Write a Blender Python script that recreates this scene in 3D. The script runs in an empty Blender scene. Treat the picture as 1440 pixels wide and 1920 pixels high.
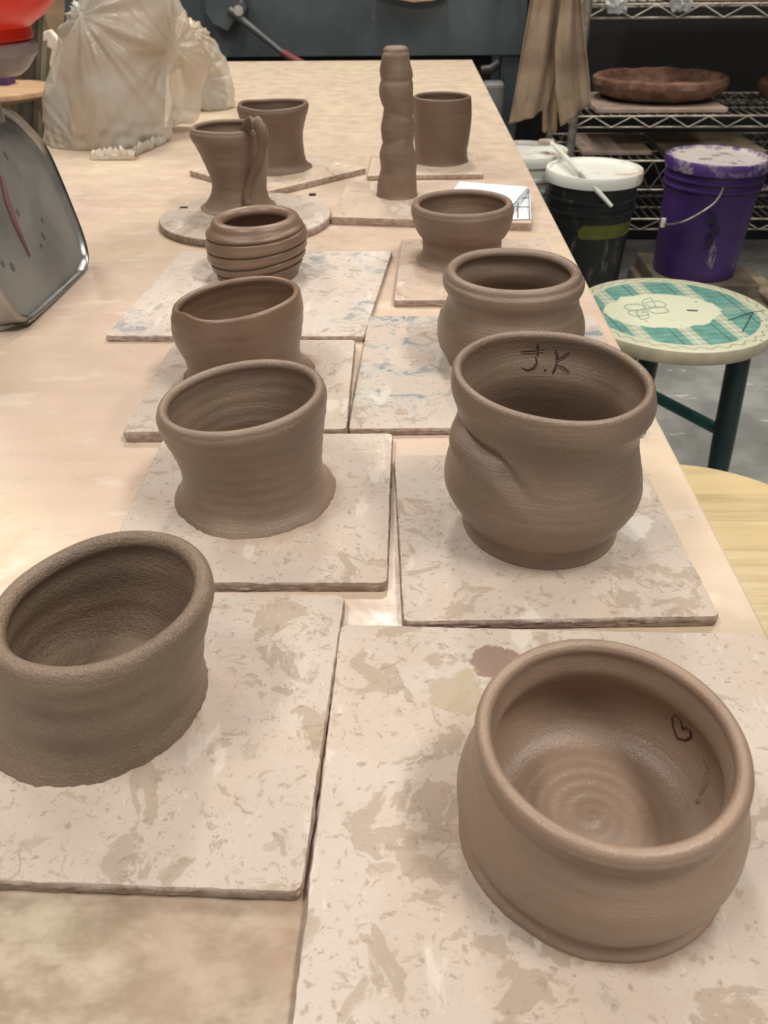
import bpy, math, random
from mathutils import Vector, Matrix, noise
from mathutils.bvhtree import BVHTree
S = bpy.context.scene; COL = S.collection
PI = math.pi; R = math.radians
random.seed(7)
# ------------------------------------------------------------------ camera
F = 1480.0; CAMZ = .96; T = .68            # focal length in pixels, camera height, table top height
RX = Vector((0.999653, -0.007558, 0.025217)); RY = Vector((0.024826, 0.589287, -0.807542)); RZ = Vector((-0.008757, 0.807888, 0.589271))
C0 = Vector((0, 0, CAMZ))
def ray(px, py):
    c = Vector((px - 720, 960 - py, -F)); return Vector((RX.dot(c), RY.dot(c), RZ.dot(c)))
def P(px, py, z=T):
    r = ray(px, py); return C0 + r * ((z - CAMZ) / r.z)
def PY(px, py, Y):
    r = ray(px, py); return C0 + r * (Y / r.y)
def PP(px, py, o, n):
    r = ray(px, py); return C0 + r * ((Vector(o) - C0).dot(n) / r.dot(n))
def depth(w):
    d = Vector(w) - C0
    return -(RX.z * d.x + RY.z * d.y + RZ.z * d.z)
cam = bpy.data.cameras.new('camera'); co = bpy.data.objects.new('camera', cam); COL.objects.link(co)
co.matrix_world = Matrix(((RX.x, RX.y, RX.z, 0), (RY.x, RY.y, RY.z, 0), (RZ.x, RZ.y, RZ.z, CAMZ), (0, 0, 0, 1)))
cam.sensor_fit = 'VERTICAL'; cam.sensor_height = 36; cam.lens = F / 1920 * 36
cam.clip_start = .01; cam.dof.use_dof = True; cam.dof.focus_distance = .46; cam.dof.aperture_fstop = 20
S.camera = co
S.view_settings.view_transform = 'Standard'; S.view_settings.look = 'None'; S.view_settings.gamma = 1; S.view_settings.exposure = -.10

# ------------------------------------------------------------------ materials
class NT:
    def __init__(s, name):
        s.m = bpy.data.materials.new(name); s.m.use_nodes = True; s.n = s.m.node_tree.nodes; s.l = s.m.node_tree.links
        s.b = s.n['Principled BSDF']; s.tc = s.n.new('ShaderNodeTexCoord')
    def put(s, sock, v):
        if v is None: return
        if hasattr(v, 'is_output'): s.l.new(v, sock)
        elif isinstance(v, (tuple, list)) and len(v) == 3 and sock.type == 'RGBA': sock.default_value = (*v, 1)
        else: sock.default_value = v
    def vec(s, scale=(1, 1, 1), loc=(0, 0, 0), rot=(0, 0, 0), src=None):
        m = s.n.new('ShaderNodeMapping'); s.l.new(src or s.tc.outputs['Object'], m.inputs['Vector'])
        m.inputs['Scale'].default_value = scale; m.inputs['Location'].default_value = loc; m.inputs['Rotation'].default_value = rot
        return m.outputs[0]
    def noise(s, scale, vec=None, detail=4, rough=.55, dist=0, col=False):
        t = s.n.new('ShaderNodeTexNoise'); s.l.new(vec or s.tc.outputs['Object'], t.inputs['Vector'])
        t.inputs['Scale'].default_value = scale; t.inputs['Detail'].default_value = detail; t.inputs['Roughness'].default_value = rough; t.inputs['Distortion'].default_value = dist
        return t.outputs['Color' if col else 'Fac']
    def voro(s, scale, vec=None, feature='F1'):
        t = s.n.new('ShaderNodeTexVoronoi'); t.feature = feature; s.l.new(vec or s.tc.outputs['Object'], t.inputs['Vector']); t.inputs['Scale'].default_value = scale
        return t.outputs['Distance']
    def ramp(s, fac, a, b, lo=0., hi=1.):
        t = s.n.new('ShaderNodeMapRange'); s.l.new(fac, t.inputs[0]); t.interpolation_type = 'SMOOTHSTEP'
        for i, v in zip((1, 2, 3, 4), (a, b, lo, hi)): t.inputs[i].default_value = v
        return t.outputs[0]
    def mix(s, fac, a, b, mode='MIX'):
        t = s.n.new('ShaderNodeMix'); t.data_type = 'RGBA'; t.blend_type = mode
        s.put(t.inputs[0], fac); s.put(t.inputs[6], a); s.put(t.inputs[7], b); return t.outputs[2]
    def math(s, op, a, b=0., c=None):
        t = s.n.new('ShaderNodeMath'); t.operation = op; s.put(t.inputs[0], a); s.put(t.inputs[1], b)
        if c is not None: s.put(t.inputs[2], c)
        return t.outputs[0]
    def xyz(s, v=None):
        t = s.n.new('ShaderNodeSeparateXYZ'); s.l.new(v or s.tc.outputs['Object'], t.inputs[0]); return t.outputs
    def bump(s, h, strength=.5, dist=.001, prev=None):
        t = s.n.new('ShaderNodeBump'); s.l.new(h, t.inputs['Height']); t.inputs['Strength'].default_value = strength; t.inputs['Distance'].default_value = dist
        if prev: s.l.new(prev, t.inputs['Normal'])
        return t.outputs[0]
    def out(s, col, rough=.6, metal=0., normal=None, **k):
        s.put(s.b.inputs['Base Color'], col); s.put(s.b.inputs['Roughness'], rough); s.put(s.b.inputs['Metallic'], metal)
        if normal: s.l.new(normal, s.b.inputs['Normal'])
        for a, v in k.items(): s.put(s.b.inputs[a.replace('_', ' ')], v)
        return s.m
def plain(name, col, rough=.6, metal=0., var=.15, scale=30, bump=.2, **k):
    t = NT(name); n = t.noise(scale, detail=5)
    c = t.mix(t.ramp(n, .3, .7), tuple(x * (1 - var) for x in col), tuple(min(1, x * (1 + var)) for x in col))
    return t.out(c, rough, metal, t.bump(n, bump, .001), **k)
def clay(name, col, rough=.55, grain=.4, streak=.5, seed=0., light=1.12, dark=.82):
    t = NT(name); v = t.vec(loc=(seed, seed * 2, seed * .7))
    big = t.noise(18, v, 3); band = t.noise(1, t.vec((9, 9, 330), (seed, 0, seed)), 5, .6); fine = t.noise(1, t.vec((60, 60, 1500), (seed, 0, 0)), 3, .6)
    gr = t.noise(1500, v, 2, .7); gr2 = t.noise(420, v, 3, .7)
    c = t.mix(t.ramp(big, .3, .7), tuple(x * dark for x in col), tuple(x * light for x in col))
    c = t.mix(t.ramp(band, .35, .7, 0, .45), c, (col[0] * 1.05, col[1] * 1.12, col[2] * 1.2))
    c = t.mix(t.ramp(gr2, .64, .72, 0, .3), c, tuple(min(1, x * 1.9) for x in col))
    n = t.bump(band, streak, .00035); n = t.bump(fine, streak * .6, .00018, n); n = t.bump(gr, grain, .0010, n); n = t.bump(gr2, grain, .0012, n); n = t.bump(t.noise(1, t.vec((30, 30, 700), (seed, 2, 0)), 4, .7, .5), streak, .0006, n)
    return t.out(c, t.ramp(band, .3, .7, rough - .1, rough + .08), 0, n, Specular_IOR_Level=.6)
def batmat(name, seed, base=(.55, .45, .372), blue=0., blotch=.62, stain=None):
    t = NT(name); v = t.vec(loc=(seed * 1.7, seed * .9, seed))
    big = t.noise(14, v, 4, .6, .3); med = t.noise(42, v, 6, .62, .6); med2 = t.noise(70, t.vec(loc=(seed, 5, 2)), 5, .6, .4); sm = t.noise(260, v, 4, .6)
    c = t.mix(t.ramp(big, .35, .65), base, (base[0] * .97, base[1] * 1.03, base[2] * 1.08))
    c = t.mix(t.ramp(t.noise(26, t.vec(loc=(3, seed, 1)), 4), .5, .56, 0, .55), c, (base[0] * 1.02, base[1] * 1.1, base[2] * 1.18))
    zone = t.math('MULTIPLY', t.math('SUBTRACT', t.noise(11, t.vec(loc=(seed, 3, 8)), 3), .5), .35)
    m1 = t.ramp(t.math('ADD', med, zone), blotch - .03, blotch + .005, 0, .6); c = t.mix(m1, c, (.36, .275, .20))
    fx = t.noise(105, t.vec((1, 1, 1), (seed, 2, 6)), 6, .65, 1.2); c = t.mix(t.ramp(t.math('ADD', fx, zone), .60, .64, 0, .55), c, (.37, .285, .22))
    c = t.mix(t.ramp(t.noise(170, t.vec((1, .5, 1), (seed, 4, 1)), 5, .6, .8), .62, .68, 0, .35), c, (.72, .66, .58))
    c = t.mix(t.ramp(t.noise(75, t.vec(loc=(seed, 7, 3)), 8, .7, 1.5), .60, .63, 0, .5), c, (.30, .235, .175))
    m2 = t.ramp(med2, .64, .68, 0, .55); c = t.mix(m2, c, (.40, .34, .27))
    c = t.mix(t.ramp(sm, .61, .68, 0, .6), c, (.30, .22, .17)); c = t.mix(t.ramp(t.noise(600, v, 3, .6), .62, .7, 0, .4), c, (.33, .25, .2))
    c = t.mix(t.ramp(t.noise(33, t.vec((1, .35, 1), (seed, 9, 1)), 5), .62, .66, 0, .5), c, (.74, .68, .60))
    if blue:
        bm = t.noise(38, t.vec(loc=(seed, 1, 4)), 7, .7, .8); area = t.ramp(t.noise(9, t.vec(loc=(seed + 2, 1, 4)), 2), .45, .58)
        c = t.mix(t.math('MULTIPLY', t.ramp(bm, .53, .60, 0, blue), area), c, (.10, .135, .17))
        c = t.mix(t.math('MULTIPLY', t.ramp(bm, .44, .52, 0, blue * .4), area), c, (.42, .46, .45))
    if stain:                                    # reddish clay patches left on the bat
        x = t.xyz()
        for (sx, sy, r0, col) in stain:
            d = t.math('SQRT', t.math('ADD', t.math('POWER', t.math('SUBTRACT', x[0], sx), 2), t.math('POWER', t.math('MULTIPLY', t.math('SUBTRACT', x[1], sy), 1.), 2)))
            d = t.math('ADD', d, t.math('MULTIPLY', t.math('SUBTRACT', t.noise(min(150, max(60, 1. / r0)), v, 6, .65), .5), r0 * (2.0 if r0 < .02 else .45)))
            c = t.mix(t.ramp(d, r0, r0 * .8, 0, .85), c, col)
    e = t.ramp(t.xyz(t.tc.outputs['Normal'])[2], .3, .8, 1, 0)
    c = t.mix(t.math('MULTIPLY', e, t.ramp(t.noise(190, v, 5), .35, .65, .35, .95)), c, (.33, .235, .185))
    n = t.bump(t.math('SUBTRACT', big, t.math('MULTIPLY', m1, .12)), .8, .003); n = t.bump(med, .35, .0016, n); n = t.bump(sm, .25, .0006, n)
    return t.out(c, t.ramp(med, .3, .7, .5, .75), 0, n, Specular_IOR_Level=.35)
def table_mat():
    t = NT('dusty plywood'); x = t.xyz(); w = t.noise(1, t.vec((4, 60, 4)), 5, .6); big = t.noise(5, None, 4); med = t.noise(28, None, 6, .6, .4)
    c = t.mix(t.ramp(big, .35, .65), (.585, .455, .36), (.63, .50, .40))
    c = t.mix(t.ramp(t.noise(3.2, t.vec(loc=(4, 1, 0)), 3), .48, .62, 0, .8), c, (.67, .55, .39))
    c = t.mix(t.ramp(w, .4, .7, 0, .2), c, (.45, .34, .24))
    c = t.mix(t.ramp(med, .62, .70, 0, .22), c, (.44, .32, .25))
    c = t.mix(t.ramp(t.noise(220, None, 3), .70, .75, 0, .6), c, (.25, .17, .13))
    c = t.mix(t.ramp(t.noise(16, t.vec((1, 2.5, 1), (7, 0, 0)), 4), .58, .68, 0, .45), c, (.72, .64, .55))
    c = t.mix(t.ramp(t.noise(60, t.vec((1, 2.2, 1), (3, 3, 0)), 6, .7), .63, .68, 0, .22), c, (.36, .25, .2))
    c = t.mix(t.ramp(x[1], -.3, .7, 0, .6), c, (.66, .55, .40))
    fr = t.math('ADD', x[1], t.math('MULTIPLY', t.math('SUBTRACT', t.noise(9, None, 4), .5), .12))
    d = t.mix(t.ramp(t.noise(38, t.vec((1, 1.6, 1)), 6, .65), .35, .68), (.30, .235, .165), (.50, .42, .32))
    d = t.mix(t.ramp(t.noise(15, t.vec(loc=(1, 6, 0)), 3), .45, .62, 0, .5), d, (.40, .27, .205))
    c = t.mix(t.ramp(fr, -.965, -1.08), c, d)  # stained plywood near the front edge, partly a near shadow painted into the colour
    n = t.bump(med, .25, .001); n = t.bump(w, .15, .0008, n)
    return t.out(c, t.ramp(med, .3, .7, .24, .48), 0, n, Specular_IOR_Level=.4)
def wood(name, a, b, scale=(3, 40, 40), rough=.5, plank=0):
    t = NT(name); w = t.noise(1, t.vec(scale), 6, .6, .5); c = t.mix(t.ramp(w, .3, .7), a, b)
    if plank:
        x = t.xyz(); f = t.math('FLOOR', t.math('DIVIDE', x[1], plank)); wn = t.n.new('ShaderNodeTexWhiteNoise'); wn.noise_dimensions = '1D'; t.l.new(f, wn.inputs['W'])
        c = t.mix(t.math('MULTIPLY', wn.outputs[0], .6), c, (b[0] * 1.12, b[1] * 1.05, b[2] * .9))
        fr = t.math('FRACT', t.math('DIVIDE', x[1], plank)); c = t.mix(t.ramp(fr, .03, .0, 0, .5), c, tuple(v * .45 for v in a))
    return t.out(c, rough, 0, t.bump(w, .2, .0006))
M = {}
M['clay_warm'] = clay('damp brown clay', (.215, .142, .098), .5, .3, .5, 0)
M['clay_grey'] = clay('grey brown clay', (.24, .17, .123), .36, .3, .5, 1.3)
M['clay_tan'] = clay('tan brown clay', (.30, .205, .145), .38, .22, .35, 2.1)
M['clay_rough'] = clay('coarse grogged clay', (.262, .188, .133), .40, .85, .6, 3.7)
M['clay_dark'] = clay('dark damp clay', (.165, .105, .072), .5, .2, .4, 4.4)
M['clay_wet'] = clay('wet glossy clay', (.215, .135, .09), .32, .15, .4, 5.9)
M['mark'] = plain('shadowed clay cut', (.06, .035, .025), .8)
M['burr'] = plain('raised clay burr', (.25, .17, .12), .7)
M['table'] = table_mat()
M['plyedge'] = wood('plywood edge', (.35, .25, .16), (.55, .42, .3), (4, 4, 300))
M['steel'] = plain('brushed stainless steel', (.62, .62, .61), .28, 1., .12, 20, .1)
M['scale_steel'] = plain('dull stainless steel', (.36, .36, .35), .30, 1., .25, 18, .15)
M['steel_dusty'] = plain('dusty steel', (.42, .41, .39), .42, .75, .2, 30, .2)
M['red'] = plain('red plastic', (.75, .045, .02), .35, 0, .1, 6, .05, Subsurface_Weight=.2)
M['frost'] = plain('grey frosted plastic', (.25, .20, .19), .35)
M['black'] = plain('black matte paint', (.008, .008, .009), .6)
M['wire'] = plain('dusty chrome wire', (.35, .32, .27), .45, .6, .3, 40)
M['floor'] = None
M['white_plastic'] = plain('dirty white plastic', (.72, .74, .68), .4, 0, .08, 14)
M['green_dark'] = plain('dark green paint', (.012, .035, .034), .35)
M['teal'] = plain('teal paint', (.04, .16, .15), .4)
M['canvas'] = None
t = NT('grey concrete'); a = t.noise(7, None, 6); b = t.noise(60, None, 5)
c = t.mix(t.ramp(a, .35, .65), (.21, .215, .205), (.34, .345, .325)); c = t.mix(t.ramp(t.noise(1, t.vec((10, 40, 10), rot=(0, 0, .2)), 3), .64, .67, 0, .7), c, (.62, .62, .58))
c = t.mix(t.ramp(b, .62, .7, 0, .5), c, (.14, .13, .12)); M['floor'] = t.out(c, .6, 0, t.bump(b, .2, .002))
t = NT('clay stained canvas'); a = t.noise(9, None, 5); b = t.noise(500, None, 2)
c = t.mix(t.ramp(a, .3, .7), (.21, .15, .10), (.37, .28, .195)); M['canvas'] = t.out(c, .85, 0, t.bump(b, .3, .001))
t = NT('blue grey enamel'); a = t.noise(5, None, 5); b = t.noise(1, t.vec((30, 30, 10)), 6, .65)
c = t.mix(t.ramp(a, .3, .7), (.045, .06, .068), (.085, .105, .115)); c = t.mix(t.ramp(b, .64, .70, 0, .7), c, (.33, .29, .22)); M['slate'] = t.out(c, .5, .1, t.bump(b, .1, .001))
t = NT('purple plastic splashed with slip'); a = t.noise(6, None, 5); b = t.noise(1, t.vec((28, 28, 7)), 6, .7)
c = t.mix(t.ramp(a, .3, .7), (.034, .014, .085), (.066, .028, .155)); c = t.mix(t.ramp(b, .61, .68, 0, .55), c, (.42, .35, .33)); M['purple'] = t.out(c, .42, 0, t.bump(b, .1, .001))
t = NT('black bucket plastic with slip drips'); b = t.noise(1, t.vec((25, 25, 8)), 6, .7)
c = t.mix(t.ramp(b, .54, .66, 0, .6), (.010, .012, .013), (.20, .18, .14)); M['black_bucket'] = t.out(c, .4, 0, t.bump(b, .1, .001))
t = NT('white lid smeared with slip'); b = t.noise(14, None, 5); d = t.math('MULTIPLY', t.ramp(b, .50, .62), t.ramp(t.noise(6, None, 2), .45, .6))
M['lid_white'] = t.out(t.mix(d, (.78, .80, .74), (.55, .42, .30)), .4)
t = NT('purple lid caked in slip'); x = t.xyz(); rr = t.math('SQRT', t.math('ADD', t.math('MULTIPLY', x[0], x[0]), t.math('MULTIPLY', x[1], x[1])))
d = t.math('ADD', rr, t.math('MULTIPLY', t.math('SUBTRACT', t.noise(35, None, 5), .5), .07)); c = t.mix(t.ramp(d, .135, .115), (.07, .03, .17), (.55, .50, .47)); c = t.mix(t.ramp(t.noise(25, None, 6), .55, .62), c, (.25, .22, .25))
M['lid_purple'] = t.out(c, .5)
t = NT('coarse reddish clay slab'); a = t.noise(14, None, 6, .7); c = t.mix(t.ramp(a, .35, .65), (.10, .045, .025), (.27, .15, .10)); M['pan'] = t.out(c, .75, 0, t.bump(a, .6, .006))
M['board_pink'] = plain('pinkish board', (.42, .32, .26), .7)
M['board_grey'] = plain('old board', (.13, .105, .075), .7, 0, .35, 12)
M['board_edge'] = plain('worn board edge', (.28, .23, .16), .7, 0, .35, 12)
M['birch'] = wood('pale birch staves', (.50, .38, .20), (.68, .56, .34), (5, 60, 60), .38, .05)
M['stoolwood'] = wood('orange brown wood', (.40, .24, .13), (.55, .36, .21), (6, 50, 50), .5)
M['cardboard'] = plain('cardboard', (.36, .26, .16), .8)
M['paper'] = plain('white paper', (.78, .82, .88), .7, 0, .02)
M['ink'] = plain('black ink', (.02, .02, .03), .6)
M['tape'] = plain('olive green tape', (.10, .11, .012), .5)
M['rim_cream'] = plain('worn cream paint', (.52, .47, .34), .45, 0, .18, 22)
M['grip'] = plain('dull red rubber', (.16, .035, .035), .6)
M['foam'] = plain('white foam', (.75, .68, .58), .8)
M['wall'] = plain('dark studio wall', (.018, .016, .014), .9)
M['ceil'] = plain('white ceiling', (.55, .54, .52), .9)
t = NT('clear crinkled plastic'); a = t.noise(60, None, 4, .6, 1); M['film'] = t.out((.75, .8, .8), .15, 0, t.bump(a, .9, .01), Alpha=.55)
# painted stool seat: plaid, cream medallion, cream border
def stool_paint(Rr):
    t = NT('painted plaid seat'); v = t.vec(rot=(0, 0, R(-9))); x = t.xyz(v); k = Rr
    def stripe(c, per, w, off): # 1 inside a stripe
        f = t.math('FRACT', t.math('ADD', t.math('DIVIDE', c, per), off)); return t.math('LESS_THAN', f, w)
    teal = t.mix(t.ramp(t.noise(30, v, 4), .3, .7), (.10, .265, .225), (.17, .37, .315))
    cream = (.56, .57, .42)
    c = t.mix(t.math('MULTIPLY', stripe(x[0], .078, .30, .33), .72), teal, cream)
    c = t.mix(t.math('MULTIPLY', stripe(x[1], .150, .20, .15), .18), c, cream)
    for per, w, off in ((.078, .04, .53), (.078, .03, .20)): c = t.mix(t.math('MULTIPLY', stripe(x[0], per, w, off), .7), c, (.05, .10, .09) if off > .5 else (.72, .75, .62))
    c = t.mix(t.math('MULTIPLY', stripe(x[1], .017, .12, .0), .6), c, (.03, .09, .085))
    r = t.math('SQRT', t.math('ADD', t.math('MULTIPLY', x[0], x[0]), t.math('MULTIPLY', x[1], x[1])))
    ex = t.math('ADD', x[0], .018); ey = t.math('ADD', x[1], -.006)
    e = t.math('SQRT', t.math('ADD', t.math('POWER', t.math('DIVIDE', ex, .098), 2), t.math('POWER', t.math('DIVIDE', ey, .074), 2)))
    e = t.math('ADD', e, t.math('MULTIPLY', t.math('SUBTRACT', t.noise(28, v, 2), .5), .35))
    c = t.mix(t.ramp(e, 1.02, .98), c, (.64, .66, .50))
    g = t.math('MULTIPLY', t.ramp(t.voro(30, v, 'F1'), .5, .2), t.ramp(e, .75, .55)); c = t.mix(t.math('MULTIPLY', g, .35), c, (.38, .46, .38))
    c = t.mix(t.ramp(r, k * .835, k * .845), c, cream)
    an = t.math('ARCTAN2', x[1], x[0]); wv = t.math('MULTIPLY', t.math('SINE', t.math('MULTIPLY', an, 34.)), k * .022)
    dd = t.math('ABSOLUTE', t.math('SUBTRACT', t.math('SUBTRACT', r, k * .91), wv)); c = t.mix(t.math('MULTIPLY', t.ramp(dd, .0022, .0008), .6), c, (.10, .13, .10))
    c = t.mix(t.ramp(t.voro(34, v), .10, .07, 0, .8), c, (.18, .10, .07))
    return t.out(c, .35, 0, t.bump(t.math('MULTIPLY', stripe(x[1], .017, .12, 0), -1.), .3, .001))
# cloudy sacks
t = NT('cloudy plastic sack'); a = t.noise(9, None, 4); b = t.noise(1, t.vec((40, 40, 16)), 5, .6, .8)
c = t.mix(t.ramp(a, .38, .62), (.68, .56, .42), (.76, .73, .66)); z_ = t.xyz()[2]; c = t.mix(t.ramp(z_, .14, .26, 0, .5), c, (.82, .81, .77)); n = t.bump(b, .35, .004)
t.out(c, t.ramp(b, .35, .65, .16, .42), 0, n, Specular_IOR_Level=.6, Alpha=.58); M['sack'] = t.m
M['claymass'] = plain('raw clay lumps', (.26, .20, .165), .7, 0, .25, 12, .5)

# ------------------------------------------------------------------ objects
ORG = {}
def mk(name, verts, faces, mat, parent=None, origin=None, smooth=True):
    if parent is not None: o0 = ORG[parent.name]
    elif origin is not None: o0 = Vector(origin)
    else:
        xs = [v[0] for v in verts]; ys = [v[1] for v in verts]; zs = [v[2] for v in verts]
        o0 = Vector(((min(xs) + max(xs)) / 2, (min(ys) + max(ys)) / 2, min(zs)))
    me = bpy.data.meshes.new(name); me.from_pydata([(v[0] - o0.x, v[1] - o0.y, v[2] - o0.z) for v in verts], [], faces); me.update()
    if smooth: me.polygons.foreach_set('use_smooth', [True] * len(me.polygons))
    o = bpy.data.objects.new(name, me); COL.objects.link(o)
    if isinstance(mat, (list, tuple)):
        for m in mat: me.materials.append(m)
    else: me.materials.append(mat)
    if parent is not None: o.parent = parent
    else: o.location = o0
    ORG[o.name] = o0
    return o
def empty(name, loc):
    o = bpy.data.objects.new(name, None); COL.objects.link(o); o.location = loc; o.empty_display_size = .02; ORG[o.name] = Vector(loc); return o
def tag(o, label=None, cat=None, group=None, kind=None):
    for k, v in (('label', label), ('category', cat), ('group', group), ('kind', kind)):
        if v: o[k] = v
    return o
def sharp(o, deg=40):
    try: o.data.set_sharp_from_angle(angle=R(deg))
    except Exception: pass
    return o
def bevel(o, w=.001, seg=2):
    m = o.modifiers.new('b', 'BEVEL'); m.width = w; m.segments = seg; m.limit_method = 'ANGLE'; return o
class MB:
    def __init__(s): s.v = []; s.f = []
    def add(s, v, f):
        k = len(s.v); s.v += [tuple(p) for p in v]; s.f += [tuple(i + k for i in q) for q in f]; return s
    def prism(s, bot, top):
        n = len(bot); f = [tuple(reversed(range(n))), tuple(range(n, 2 * n))] + [(i, (i + 1) % n, n + (i + 1) % n, n + i) for i in range(n)]
        return s.add(list(bot) + list(top), f)
    def box(s, x0, x1, y0, y1, z0, z1):
        q = ((x0, y0), (x1, y0), (x1, y1), (x0, y1)); return s.prism([(*p, z0) for p in q], [(*p, z1) for p in q])
    def obox(s, c, ax, ay, az):  # oriented box, half axes
        c = Vector(c); ax = Vector(ax); ay = Vector(ay); az = Vector(az)
        q = [(-1, -1), (1, -1), (1, 1), (-1, 1)]; return s.prism([c + a * ax + b * ay - az for a, b in q], [c + a * ax + b * ay + az for a, b in q])
    def tube(s, pts, r, n=8, cap=True):
        pts = [Vector(p) for p in pts]; m = len(pts); rs = r if isinstance(r, (list, tuple)) else [r] * m; vv = []; ff = []
        up = None
        for i, p in enumerate(pts):
            d = (pts[min(i + 1, m - 1)] - pts[max(i - 1, 0)]).normalized()
            if up is None: up = d.orthogonal().normalized()
            up = (up - up.dot(d) * d); up = up.normalized() if up.length > 1e-6 else d.orthogonal().normalized()
            w = d.cross(up)
            for k in range(n): a = 2 * PI * k / n; vv.append(p + rs[i] * (math.cos(a) * up + math.sin(a) * w))
        for i in range(m - 1):
            for k in range(n): ff.append((i * n + k, i * n + (k + 1) % n, (i + 1) * n + (k + 1) % n, (i + 1) * n + k))
        if cap: ff.append(tuple(reversed(range(n)))); ff.append(tuple(range((m - 1) * n, m * n)))
        return s.add(vv, ff)
    def lathe(s, prof, c, n=48, ex=1., ey=1.):
        c = Vector(c); vv = []; ff = []; m = len(prof)
        for r, z in prof:
            for k in range(n): a = 2 * PI * k / n; vv.append((c.x + r * ex * math.cos(a), c.y + r * ey * math.sin(a), c.z + z))
        for i in range(m - 1):
            for k in range(n): ff.append((i * n + k, i * n + (k + 1) % n, (i + 1) * n + (k + 1) % n, (i + 1) * n + k))
        ff.append(tuple(reversed(range(n)))); ff.append(tuple(range((m - 1) * n, m * n)))
        return s.add(vv, ff)
    def build(s, name, mat, parent=None, origin=None, smooth=True, deg=40):
        o = mk(name, s.v, s.f, mat, parent, origin, smooth)
        return sharp(o, deg) if smooth else o
def catmull(pts, n):
    pts = [Vector(p) for p in pts]; out = []; m = len(pts) - 1
    for i in range(n + 1):
        u = i / n * m; k = min(int(u), m - 1); t_ = u - k
        p0, p1, p2, p3 = pts[max(k - 1, 0)], pts[k], pts[k + 1], pts[min(k + 2, m)]
        out.append(.5 * ((2 * p1) + (p2 - p0) * t_ + (2 * p0 - 5 * p1 + 4 * p2 - p3) * t_ ** 2 + (3 * p1 - p0 - 3 * p2 + p3) * t_ ** 3))
    return out

# ------------------------------------------------------------------ the room
def struct(o): o['kind'] = 'structure'; return o
struct(MB().box(-3, 3.2, -1.6, 3.7, -.05, 0).build('floor', M['floor'], smooth=False))
struct(MB().box(-3, 3.2, 3.7, 3.8, 0, 2.8).build('wall_back', M['wall'], smooth=False))
struct(MB().box(-3.1, -3, -1.6, 3.8, 0, 2.8).build('wall_left', M['wall'], smooth=False))
struct(MB().box(3.2, 3.3, -1.6, 3.8, 0, 2.8).build('wall_right', M['wall'], smooth=False))
struct(MB().box(-3.1, 3.3, -1.6, 3.8, 2.8, 2.9).build('ceiling', M['ceil'], smooth=False))

# ------------------------------------------------------------------ work table
tb = empty('work_table', (-.2, 1.3, 0)); tag(tb, 'long plywood work table dusted with dry clay, holding all the pots', 'table')
g = MB(); nx, ny = 16, 50
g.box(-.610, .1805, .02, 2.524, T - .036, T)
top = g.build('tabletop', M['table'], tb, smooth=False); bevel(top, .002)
for sx in (-.55, .12):
    for sy in (.1, 2.44): bevel(MB().box(sx - .03, sx + .03, sy - .03, sy + .03, 0, T - .1).build('leg', M['plyedge'], tb, smooth=False), .003)
MB().box(-.58, .15, .06, .085, T - .13, T - .036).box(-.58, .15, 2.46, 2.485, T - .13, T - .036).box(-.58, -.555, .085, 2.46, T - .13, T - .036).box(.125, .15, .085, 2.46, T - .13, T - .036).build('apron', M['plyedge'], tb, smooth=False)

# ------------------------------------------------------------------ bats (thin boards under the pots)
def slab(name, q, th, mat, z0=T, rough=.0012, seed=0, corner=.004):
    """q: four top corners fl, fr, br, bl (x,y); chipped edges"""
    q = [Vector((p[0], p[1])) for p in q]; pts = []
    for i in range(4):
        a, b, c_ = q[i - 1], q[i], q[(i + 1) % 4]; d1 = (a - b).normalized(); d2 = (c_ - b).normalized()
        for k in range(4): u = k / 3; pts.append(('c', b + d1 * corner * (1 - u) ** 2 + d2 * corner * u ** 2))
        n = max(2, int((c_ - b).length / .0035)); 
        for k in range(1, n): pts.append(('e', b.lerp(c_, (corner / (c_ - b).length) + (1 - 2 * corner / (c_ - b).length) * k / n)))
    cen = (q[0] + q[1] + q[2] + q[3]) / 4; N = len(pts); L = 9; v = []; f = []
    for j in range(L + 1):
        z = th * j / L
        for i, (_, p) in enumerate(pts):
            d = (p - cen).normalized(); nz = .25 * noise.noise(Vector((p.x * 60, p.y * 60, z * 300 + seed))) + .45 * noise.noise(Vector((p.x * 400, p.y * 400, z * 700 + seed)))
            e = .0009 * (abs(j / L - .5) * 2) ** 3
            nz += -1.1 * max(0, noise.noise(Vector((p.x * 190, p.y * 190, z * 900 + seed))) ) * math.sin(PI * min(1, j / L * .9 + .05))
            pp = p + d * (rough * nz - e); v.append((pp.x, pp.y, z0 + z))
    for j in range(L):
        for i in range(N): f.append((j * N + i, j * N + (i + 1) % N, (j + 1) * N + (i + 1) % N, (j + 1) * N + i))
    f.append(tuple(reversed(range(N)))); f.append(tuple(range(L * N, (L + 1) * N)))
    o = mk(name, v, f, mat, origin=(cen.x, cen.y, z0)); return sharp(o, 35)
def Q(th, *px): return [P(x, y, T + th).xy for x, y in px]
bats = []
def bat(th, px, label, q=None, **k):
    s = len(bats) + 1; qc = q or Q(th, *px); cc = sum((Vector(v_) for v_ in qc), Vector((0, 0))) / 4
    if k.get('stain'): k['stain'] = [(P(x, y, T + th).x - cc.x, P(x, y, T + th).y - cc.y, rp * depth(P(x, y, T + th)) / F, cl) for x, y, rp, cl in k['stain']]
    mk_ = dict(base=k.get('base', (.55, .45, .372)), blue=k.get('blue', 0), blotch=k.get('blotch', .62), stain=k.get('stain'))
    qq = q or Q(th, *px); o = slab('bat', qq, th, batmat('clay smeared bat ' + 'abcdefghijklmn'[s], s * 3.3, **mk_), seed=s * 5)
    tag(o, label, 'board', 'thin boards under the pots'); bats.append(o); return T + th
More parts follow.
